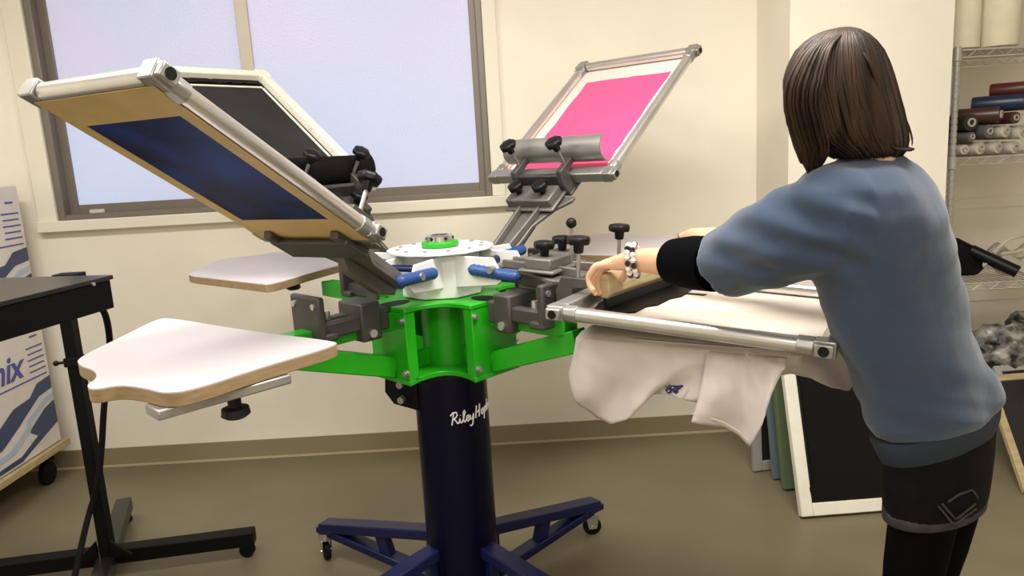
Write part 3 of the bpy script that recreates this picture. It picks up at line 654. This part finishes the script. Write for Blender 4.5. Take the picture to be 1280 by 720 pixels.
def roll(name, p, ax, L, r, m_, label, group, core=.4, upright=False):
    ax = V(ax).normalized(); t = thing(name, p, label, 'roll', group)     # p = centre of the near end
    prof = [(0, r*core), (.001, r*.97), (.004, r), (L-.004, r), (L, r*.97), (L+.001, r*core)]
    bd = obj('film', G().lathe(p, ax, prof, 26), m_, t)
    cr = obj('core', G().lathe(p-ax*.006, ax, [(.012, r*core*.62), (0, r*core*.64), (0, r*core), (.02, r*core)], 22, cap=False), M['core'], t)
    obj('core_hollow', G().lathe(p+ax*.004, ax, [(0, r*core*.62), (.01, r*core*.62)], 18), M['corehole'], cr)
    return t
zs = ZS[0]+.006
for x, r, lb in ((1.885, .062, 'tall cream roll standing on the top shelf, beside the post'), (2.03, .075, 'wider crinkled cream roll standing on the top shelf, at the frame edge')):
    roll('film_roll', V((x, SY0+.09, zs+.006)), (0, 0, 1), .50, r, M['cream'], lb, 'cream rolls on the top shelf', .3)
zr = ZS[1]+.006
SM = V((-.22, .97, 0))
RL = [((1251, 143), .033, V((-.72, .69, .0)), .165, M['vroll'][0], 'brown vinyl roll on the shelf with a round pale core'),
      ((1282, 127), .034, V((-.75, .66, .0)), .185, M['vroll'][1], 'dark blue vinyl roll on the shelf above the brown roll'),
      ((1300, 109), .030, V((-.70, .71, .0)), .17, M['vroll'][2], 'dark red vinyl roll on top of the pile on the shelf'),
      ((1270, 147), .024, SM, .30, M['vroll'][0], 'slim brown roll right of the large brown roll on the shelf'),
      ((1214, 153), .034, V((-.12, .99, 0)), .30, M['vroll'][3], 'black vinyl roll on the shelf left of the brown roll'),
      ((1237, 164), .027, SM, .30, M['vroll'][4], 'grey roll on the shelf right under the brown roll'),
      ((1215, 171), .020, SM, .30, M['vroll'][4], 'thin grey roll on the shelf under the black roll'),
      ((1258, 164), .025, SM, .30, M['clear'], 'clear film roll on the shelf right of the grey roll'),
      ((1279, 165), .028, SM, .30, M['clear'], 'pale film roll in the second row of ends, at the frame edge'),
      ((1206, 187), .020, V((-.05, 1, 0)), .30, M['clear'], 'crinkled clear roll at the bottom of the pile beside the post'),
      ((1226, 185), .026, SM, .30, M['clear'], 'clear film roll at the bottom of the pile, second from the post'),
      ((1248, 184), .024, SM, .30, M['clear'], 'clear film roll at the bottom of the pile under the grey roll'),
      ((1269, 184), .024, SM, .30, M['clear'], 'clear film roll at the bottom of the pile, near the frame edge')]
for (x, y), r, ax, L, m_, lb in RL:
    p = at(x, y, 3.03); p.z = max(p.z, zr+r)
    roll('film_roll', p, ax, L, r, m_, lb, 'film rolls piled on the shelf', .52)
# black bag, paper and a dark tube on the third shelf
z3 = ZS[2]+.006
def crumple(g, c, sx, sy, sz, seed, n=44, amp=.25, freq=7):
    rings = []
    for i in range(n//2+1):
        u = max(.03, min(math.pi-.03, math.pi*i/(n//2)))
        ring = []
        for t in range(n):
            a = t*2*math.pi/n; dvec = V((math.sin(u)*math.cos(a), math.sin(u)*math.sin(a), math.cos(u)))
            k = 1+.18*mnoise.noise(dvec*freq*2.2+V((seed, seed, 0)))+amp*mnoise.noise(dvec*freq*.4+V((seed, 0, 0)))+amp*.5*mnoise.noise(dvec*freq+V((0, seed, 0)))
            ring.append(V(c)+V((dvec.x*sx*k, dvec.y*sy*k, max(-sz, dvec.z*sz*k))))
        rings.append(ring)
    return g.loft(rings)
bp = at(1212, 335, 3.2)
bpts = [at(x, y, 3.12) for x, y in ((1188, 297), (1200, 298), (1228, 312), (1233, 335), (1222, 355), (1188, 354))]
for v in bpts: v.z = max(v.z, z3+.002)
bag = obj('tote_bag', G().prism(bpts, (0, .16, 0)), M['blackm'], bevel=.012)
tag(bag, 'flat black bag standing on the third shelf beside the post', 'bag')
tb = at(1271, 360, 3.02); tb.z = z3+.028
tag(obj('dark_tube', G().cyl(tb, tb+V((-.13, .12, .085)), .026, n=20), M['black'], bevel=.004), 'short black tube lying on the third shelf in front of the papers', 'tube')
g = G(); rows = []
for i in range(12):
    rows.append([at(1228+56*j/9+6*(i/11), 332-24*(i/11)+10*(j/9)*(1-i/11)-9*math.sin(j*1.1+i*.5)*.6, 3.08+.24*i/11) for j in range(10)])
for rw in rows:
    for v in rw: v.z = max(v.z, z3+.009)
g.grid(rows); pp = obj('paper_sheet', g, M['paper'], angle=180); s_ = pp.modifiers.new('solid', 'SOLIDIFY'); s_.thickness = .012
tag(pp, 'crumpled cream paper sheets lying on the third shelf', 'paper')
hd = G().tube(catm([at(x, y, 3.2) for x, y in ((1242, 316), (1260, 300), (1284, 294), (1296, 300), (1280, 312), (1250, 318))]), .008, 8)
tag(obj('paper_strip', hd, M['paper']), 'curled pale strip standing in a loop above the papers on the third shelf', 'paper')
g = G(); c4 = at(1262, 455, 3.1); c4.z = ZS[3]+.006+.10; crumple(g, c4, .17, .15, .10, 3.3, amp=.35)
c5 = c4+V((.16, .06, .03)); crumple(g, c5, .14, .13, .125, 7.7, amp=.35)
tag(obj('crumpled_bags', g, M['plastic'], angle=180), 'heap of crumpled black and white plastic bags on the lowest shelf', 'plastic bags', kind='stuff')
# ------------------------------------------------------------------ the person
PF = V((-.62, .78, 0)).normalized()          # the way the chest faces
PL_ = V((-PF.y, PF.x, 0))                    # her left
YT = 1.32
def skin_body(nodes, edges, root):
    me = bpy.data.meshes.new('person'); names = list(nodes); me.from_pydata([nodes[n][0] for n in names], [(names.index(a), names.index(b_)) for a, b_ in edges], [])
    o = bpy.data.objects.new('tmp', me); COL.objects.link(o)
    md = o.modifiers.new('skin', 'SKIN'); md.use_smooth_shade = True
    for i, n_ in enumerate(names):
        r = nodes[n_][1]; sv = me.skin_vertices[0].data[i]; sv.radius = r if isinstance(r, tuple) else (r, r); sv.use_root = (n_ == root)
    sb = o.modifiers.new('sub', 'SUBSURF'); sb.levels = 2; sb.render_levels = 2
    dg = bpy.context.evaluated_depsgraph_get(); me2 = bpy.data.meshes.new_from_object(o.evaluated_get(dg)); bpy.data.objects.remove(o)
    b = bmesh.new(); b.from_mesh(me2); bpy.data.meshes.remove(me2); return b
hipc = at(1172, 590, 1.37)
waist = at(1140, 470, 1.35); chest = at(1108, 320, YT); neck = at(1083, 205, YT-.005); 
headc = at(1050, 108, YT-.01); crown = at(1052, 66, YT-.01)
Ls = at(1022, 268, 1.235); Le = at(902, 333, 1.43)
Rs = at(1120, 275, 1.46); Re = at(955, 303, 1.68); Rw = at(866, 298, 1.80)
LK = qa-qd*.006+qn*.004+V((0, 0, .104)); Lw = at(799, 325, LK.y-.03)
RK = qb-qd*.03+qn*.004+V((0, 0, .110))
feet = hipc.copy(); feet.z = 0
Lh = hipc+PL_*.066+V((.008, 0, 0))+V((0, 0, -.03)); Rh = hipc-PL_*.066+V((.008, 0, 0))+V((0, 0, -.03))
Lk = V((Lh.x-.02, Lh.y+.01, .42)); Rk = V((Rh.x-.03, Rh.y+.01, .42)); La = V((Lh.x+.02, Lh.y-.01, .075)); Ra = V((Rh.x+.02, Rh.y-.01, .075))
N = {'hip': (hipc, .075), 'waist': (waist, (.075, .07)), 'chest': (chest, (.09, .075)), 'neck': (neck, .05), 'neck2': (neck.lerp(headc, .45), .048), 'head': (headc, .078), 'crown': (crown, .055),
 'chin': (headc+PF*.062+V((0, 0, -.075)), .035), 'nose': (headc+PF*.098+V((0, 0, -.022)), .010),
 'Ls': (Ls, .055), 'Le': (Le, .038), 'Lf': (Le.lerp(Lw, .35), .037), 'Lw': (Lw, (.024, .029)),
 'Rs': (Rs, .055), 'Re': (Re, .038), 'Rf': (Re.lerp(Rw, .35), .036), 'Rw': (Rw, (.024, .029)),
 'Lh': (Lh, .054), 'Lk': (Lk, .042), 'La': (La, .030), 'Lt': (La+PF*.14+V((0, 0, -.045)), .028), 'Lhe': (La-PF*.035+V((0, 0, -.04)), .03),
 'Rh': (Rh, .054), 'Rk': (Rk, .042), 'Ra': (Ra, .030), 'Rt': (Ra+PF*.14+V((0, 0, -.045)), .028), 'Rhe': (Ra-PF*.035+V((0, 0, -.04)), .03)}
Ed = [('hip', 'waist'), ('waist', 'chest'), ('chest', 'neck'), ('neck', 'neck2'), ('neck2', 'head'), ('head', 'crown'), ('head', 'chin'), ('head', 'nose'),
 ('chest', 'Ls'), ('Ls', 'Le'), ('Le', 'Lf'), ('Lf', 'Lw'), ('chest', 'Rs'), ('Rs', 'Re'), ('Re', 'Rf'), ('Rf', 'Rw'),
 ('hip', 'Lh'), ('Lh', 'Lk'), ('Lk', 'La'), ('La', 'Lt'), ('La', 'Lhe'), ('hip', 'Rh'), ('Rh', 'Rk'), ('Rk', 'Ra'), ('Ra', 'Rt'), ('Ra', 'Rhe')]
# hands: the palm lies over the squeegee handle, fingers hook over its far side, thumb on the near side
def hand(tag_, W0, K, spread, down, curl):
    """W0 wrist, K knuckle centre, spread = index side direction, down = fingers' way down, curl = towards the palm"""
    palm = W0.lerp(K, .5); N[tag_+'p'] = (palm, (.020, .030)); Ed.append((tag_+'w', tag_+'p'))
    for i, (nm, off_, ln, rr) in enumerate((('i', .026, .98, .0088), ('m', .009, 1.06, .0092), ('r', -.009, 1.0, .0088), ('k', -.026, .82, .0078))):
        kn = K+spread*off_; a = kn+down*.034*ln+(K-W0).normalized()*.012; b_ = a+down*.024*ln+curl*.010; c_ = b_+down*.014*ln+curl*.014
        mid = palm.lerp(kn, .55)+spread*off_*.15
        for q, (p, r_) in {'0': (mid, rr*1.25), '1': (kn, rr*1.2), '2': (a, rr), '3': (b_, rr*.95), '4': (c_, rr*.85)}.items(): N[tag_+nm+q] = (p, r_)
        Ed.extend([(tag_+'p', tag_+nm+'0')]+[(tag_+nm+str(j), tag_+nm+str(j+1)) for j in range(4)])
    t0 = W0.lerp(K, .30)+spread*.028+down*.006; t1 = W0.lerp(K, .50)+spread*.044+down*.030; t2 = W0.lerp(K, .68)+spread*.042+down*.056
    for q, (p, r_) in {'t0': (t0, .012), 't1': (t1, .0105), 't2': (t2, .009)}.items(): N[tag_+q] = (p, r_)
    Ed.extend([(tag_+'p', tag_+'t0'), (tag_+'t0', tag_+'t1'), (tag_+'t1', tag_+'t2')])
sp = qd.copy()
hand('L', Lw, LK, sp, (V((0, 0, -1))+qn*.25).normalized(), -qn)
hand('R', Rw, RK, -sp, (V((0, 0, -1))+qn*.2).normalized(), -qn)
N['Lw'] = (Lw, (.024, .029)); N['Rw'] = (Rw, (.024, .029))
b = skin_body(N, Ed, 'hip')
person = obj('person', b, M['skin'], None, angle=180)
tag(person, 'person with brown bob in blue sweatshirt and black tights pulling a squeegee', 'person')
# eyes, mouth and ears on the head
for s_ in (-1, 1):
    obj('eye', G().ball(headc+PF*.080+PL_*s_*.030+V((0, 0, .004)), .010), M['blackm'], person)
    obj('ear', G().ball(headc+PL_*s_*.086+V((0, 0, -.012)), .026, 12, (.6, .6, 1)), M['skin'], person)
obj('mouth', G().ball(headc+PF*.080+V((0, 0, -.058)), .018, 12, (.9, .9, .3)), M['nail'], person)
# sweatshirt: torso and both sleeves merged into one knitted surface
def ell(c, ax, up_, a, b_, n=28, wob=0, seed=0):
    return [V(c)+V(ax)*a*math.cos(t*2*math.pi/n)*(1+wob*mnoise.noise(V((math.cos(t*2*math.pi/n)*2, math.sin(t*2*math.pi/n)*2, seed))))+V(up_)*b_*math.sin(t*2*math.pi/n)*(1+wob*mnoise.noise(V((math.cos(t*2*math.pi/n)*2, math.sin(t*2*math.pi/n)*2, seed)))) for t in range(n)]
TX = [  # y, left px, right px, depth, lateral factor
 (192, 1056, 1126, 1.315, 1.0), (200, 1044, 1136, 1.315, 1.0), (212, 1010, 1152, 1.315, 1.25), (232, 985, 1172, 1.320, 1.25), (265, 985, 1186, 1.320, 1.2), (310, 1000, 1198, 1.320, 1.1), (355, 1020, 1206, 1.325, 1.0),
 (400, 1038, 1214, 1.330, .98), (450, 1058, 1230, 1.340, .98), (500, 1070, 1247, 1.350, .98), (530, 1078, 1254, 1.355, .98), (544, 1088, 1251, 1.36, .96)]
view = V((.49, .87, 0)); side = V((.87, -.49, 0))       # across and along the line of sight at her place
g = G(); rings = []
for i, (y, xl, xr, Y, k) in enumerate(TX):
    tl_ = max(0, (y-420)/124)*36
    p, q = at(xl, y, Y), at(xr, y-tl_, Y); c = (p+q)/2; hw = (q-p).length/2
    rings.append(ell(c, (q-p).normalized(), (view+V((0, 0, 0))).normalized(), hw, hw*.98*k, 36, .04, i*.35))
g.loft(rings)
def sleeve(pts):
    rings = []
    for i, (c, r) in enumerate(pts):
        dd = (pts[min(i+1, len(pts)-1)][0]-pts[max(i-1, 0)][0]).normalized(); x, y, a = basis(dd); rings.append(ell(c, x, y, r, r*1.0, 28, .06, i*.6))
    g.loft(rings)
sleeve([(at(1075, 280, 1.30), .070), (at(1032, 280, 1.25), .086), (at(988, 293, 1.29), .086), (at(947, 311, 1.35), .076), (at(915, 325, 1.405), .068), (at(899, 333, 1.43), .064)])
sleeve([(at(1110, 280, 1.36), .07), (Rs.lerp(Re, .05), .08), (Rs.lerp(Re, .5), .07), (Re, .06)])
sw = obj('tmp', g, M['sweat'], None, angle=180)
md = sw.modifiers.new('remesh', 'REMESH'); md.mode = 'VOXEL'; md.voxel_size = .0065; md.use_smooth_shade = True
md = sw.modifiers.new('smooth', 'SMOOTH'); md.factor = .5; md.iterations = 12
dg = bpy.context.evaluated_depsgraph_get(); me = bpy.data.meshes.new_from_object(sw.evaluated_get(dg)); so0 = sw.location.copy(); bpy.data.objects.remove(sw)
b = bmesh.new(); b.from_mesh(me); bpy.data.meshes.remove(me); b.normal_update()
pit = at(1003, 345, 1.22); zlo = at(1170, 545, 1.36).z
for v in b.verts:
    co = v.co+so0; h = co.z-zlo; nn = mnoise.noise
    k = .010*nn(co*5)+.004*nn(co*13)
    wv = max(0, 1-abs(h-.09)/.16)                       # slack above the hem folds across
    k += wv*.013*nn(V((co.x*4+co.y*4, 1.7, co.z*26+co.x*7)))
    mid_ = max(0, 1-abs(h-.33)/.16); k += mid_*.007*nn(V((co.x*5+co.y*3, 5.1, co.z*22-co.x*12)))
    dp = co-pit; dist = dp.length                          # pulls that fan out from the armpit along the sleeve
    if .0 < dist < .26 and dp.x < .10 and dp.z > -.04: k += .008*min(1, dist/.07)*min(1, (dp.z+.04)/.05)*(1-dist/.26)*math.sin(dp.z*105+dp.x*42+1.2*nn(co*9))
    v.co = co+v.normal*k
sw = obj('sweatshirt', b, M['sweat'], person, angle=180)
# ribbed hem
rings = []
for y, xl, xr, k in ((541, 1086, 1252, .985), (546, 1087, 1252, 1.0), (556, 1092, 1251, 1.0), (566, 1097, 1248, 1.0), (574, 1101, 1245, .99), (576, 1104, 1242, .95)):
    p, q = at(xl, y, 1.36), at(xr, y-38, 1.36); c = (p+q)/2; hw = (q-p).length/2
    rings.append(ell(c, (q-p).normalized(), view, hw*k, hw*.95*k, 40))
obj('ribbed_hem', G().loft(rings), M['sweatrib'], sw, angle=60)
# black cuff on the near forearm
cA, cB = at(894, 330, 1.436), at(843, 327, Le.y+(Lw.y-Le.y)*.57)
dd = (cB-cA); prof = [(0, .056), (dd.length*.5, .056), (dd.length, .049), (dd.length, .038)]
obj('arm_cuff', G().lathe(cA, dd, prof, 28), M['cuff'], person, angle=60)
# bracelet of beads
bc = Lw+(LK-Lw)*.16; bd = (Lw-LK).normalized(); x, y, a = basis(bd); br = None
for row in range(2):
    for mt_, par in ((M['bead_w'], 0), (M['bead_k'], 1)):
        g = G()
        for t in range(18):
            if t % 3 == (0 if par else 1) or (par == 0 and t % 3 == 2):
                g.ball(bc+bd*(row*.013-.006)+(x*math.cos(t*2*math.pi/18+row*.2)+y*math.sin(t*2*math.pi/18+row*.2))*.036, .0068, 8)
        o = obj('bracelet' if br is None else 'bead_row', g, mt_, person if br is None else br)
        br = br or o
# shorts
SX_ = [(545, 1098, 1246, 1.0), (575, 1101, 1244, 1), (600, 1101, 1241, 1), (620, 1102, 1238, 1), (630, 1103, 1236, 1), (637, 1106, 1231, 1.0)]
rings = []
for y, xl, xr, k in SX_:
    p, q = at(xl, y+2, 1.36), at(xr, y-10, 1.36); c = (p+q)/2; hw = (q-p).length/2; rings.append(ell(c, (q-p).normalized(), view, hw, hw*.97, 40, .02, 1))
sh = obj('shorts', G().loft(rings), M['denim'], person, angle=60)
y, xl, xr = 631, 1104, 1233
p, q = at(xl, y+3, 1.36), at(xr, y-9, 1.36); c = (p+q)/2; hw = (q-p).length/2
rr = [[pt+V((0, 0, dz)) for pt in ell(c, (q-p).normalized(), view, hw*f, hw*f*.97, 40)] for dz, f in ((-.014, 1.01), (-.012, 1.03), (.010, 1.03), (.013, 1.01))]
obj('turned_hem', G().loft(rr), M['grey'], sh, angle=60)
def on_front(x, y):                     # nearest point of the shorts on a line of sight
    p, q = at(1101, y, 1.36), at(1241, y-8, 1.36); c = (p+q)/2; hw = (q-p).length/2*1.01
    t = at(x, y, 1.36); s_ = max(-.98, min(.98, (t-c).dot((q-p).normalized())/hw)); return t-view*hw*.97*math.sqrt(1-s_*s_)-view*.003
g = G()
for ln in (((1172, 602), (1190, 625), (1217, 612)), ((1176, 599), (1192, 619), (1216, 606)), ((1183, 597), (1195, 590), (1212, 588), (1219, 600))):
    pts = [V(on_front(*a)) for a in ln]; g.tube(interp(pts, 10), .0022, 6)
obj('pocket_stitching', g, M['grey'], sh)
# tights over both legs, plain black shoes
for H_, K_, A_, nm in ((Lh, Lk, La, 'L'), (Rh, Rk, Ra, 'R')):
    pts = [(H_.lerp(K_, .12), .058), (H_.lerp(K_, .3), .060), (H_.lerp(K_, .7), .056), (K_, .050), (K_.lerp(A_, .3), .052), (K_.lerp(A_, .7), .042), (A_+V((0, 0, .02)), .036)]
    g = G(); rings = [ell(c, (1, 0, 0), (0, 1, 0), r, r, 24) for c, r in pts]; g.loft(rings)
    obj('tights_leg', g, M['tights'], person, angle=90)
    g = G(); fwd = PF; rings = []
    for u, wv, hv in ((-.075, .026, .05), (-.05, .036, .10), (.02, .040, .085), (.09, .044, .060), (.15, .040, .048), (.185, .02, .032)):
        c = V((A_.x, A_.y, 0))+fwd*u; rings.append([c+PL_*wv*math.cos(t*2*math.pi/20)+V((0, 0, max(.002, hv*.5+hv*.5*math.sin(t*2*math.pi/20)))) for t in range(20)])
    obj('shoe', g.loft(rings), M['blackm'], person, angle=60)
# hair: a chin-length bob of combed strands, a long front lock and flicked ends
HY = YT-.01
HR = [(39, 1042, 1064), (43, 1026, 1080), (52, 1010, 1092), (66, 996, 1103), (85, 986, 1112), (104, 981, 1118), (125, 983, 1124), (145, 987, 1130), (163, 992, 1134), (178, 1004, 1136), (190, 1030, 1134), (198, 1042, 1128)]
def hring(fi):
    i = min(int(fi), len(HR)-2); f = fi-i; y, xl, xr = [HR[i][k]*(1-f)+HR[i+1][k]*f for k in range(3)]
    p, q = at(xl, y, HY), at(xr, y-3, HY); hw = (q-p).length/2; return (p+q)/2, (q-p).normalized(), hw, min(hw, .098)
def hpt(a, fi, k=1.0):
    c, ax, hw, dep = hring(fi); return c+ax*hw*math.cos(a)*k+view*dep*math.sin(a)*k
g = G(); NR = len(HR)-1
g.loft([[hpt(t*2*math.pi/40, fi*.5, .955) for t in range(40)] for fi in range(NR*2+1)])
rnd = random.Random(12)
def strand(g, pts, r0): n_ = len(pts); g.tube(pts, [r0*(.55+.45*math.sin(math.pi*min(1, .12+.88*i/(n_-1)))) for i in range(n_)], 5)
for k in range(620):
    a = rnd.uniform(0, 2*math.pi); tw = rnd.uniform(-.22, .22); off_ = rnd.uniform(.955, 1.0); end = NR-rnd.uniform(0, .9)
    st = rnd.choice((0, 0, 0, .5, 1.5)); ph = rnd.uniform(0, 6); pts = []
    for i in range(15):
        u = i/14; fi = st+(end-st)*u; aa = a+tw*u+.05*math.sin(3*u+ph)
        p_ = hpt(aa, fi, off_-.02*max(0, u-.8)*5*rnd.uniform(.3, 1)); pts.append(p_)
    strand(g, pts, rnd.uniform(.0030, .0052))
def guide(pa, pb, n_, jit, rr, Yo):
    # strands between two outlines that fall to a common tip region
    A_ = catm([at(x, y, Y) for x, y, Y in pa], 5); B_ = catm([at(x, y, Y) for x, y, Y in pb], 5)
    for k in range(n_):
        w_ = rnd.random(); d_ = view*rnd.uniform(-Yo, Yo); m_ = min(len(A_), len(B_)); cut = int(m_*rnd.uniform(.86, 1.0))
        pts = [A_[i].lerp(B_[i], w_)+d_*math.sin(math.pi*min(1, .15+.85*i/m_))+V((rnd.uniform(-jit, jit), 0, 0)) for i in range(cut)]
        strand(g, pts, rr*rnd.uniform(.7, 1.1))
Yf = HY-.045
guide([(1046, 43, HY-.01), (1014, 60, HY-.035), (992, 92, Yf), (983, 125, Yf), (988, 160, Yf), (999, 195, Yf), (1012, 220, Yf)], [(1054, 43, HY-.03), (1040, 62, HY-.072), (1031, 100, Yf-.042), (1027, 130, Yf-.04), (1033, 160, Yf-.035), (1036, 188, Yf-.02), (1017, 220, Yf)], 130, .0006, .0042, .03)
guide([(990, 110, Yf), (983, 130, Yf), (987, 160, Yf), (995, 188, Yf), (1002, 206, Yf)], [(994, 110, Yf), (986, 130, Yf), (990, 160, Yf), (998, 188, Yf), (1004, 208, Yf)], 8, .0004, .0022, .01)
guide([(1062, 44, HY-.02), (1086, 80, HY-.06), (1100, 120, Yf), (1106, 150, Yf), (1110, 175, Yf), (1120, 186, Yf), (1142, 188, Yf)], [(1068, 44, HY), (1100, 78, HY), (1116, 120, HY), (1124, 150, HY), (1126, 172, HY), (1132, 183, HY), (1144, 187, HY)], 70, .0006, .0038, .02)
guide([(1112, 100, HY), (1122, 125, HY), (1132, 150, HY), (1139, 170, HY), (1140, 184, HY)], [(1114, 100, HY), (1124, 125, HY), (1134, 150, HY), (1141, 170, HY), (1141, 184, HY)], 3, .0003, .0018, .004)
hair = obj('hair', g, M['hair'], person, angle=180)
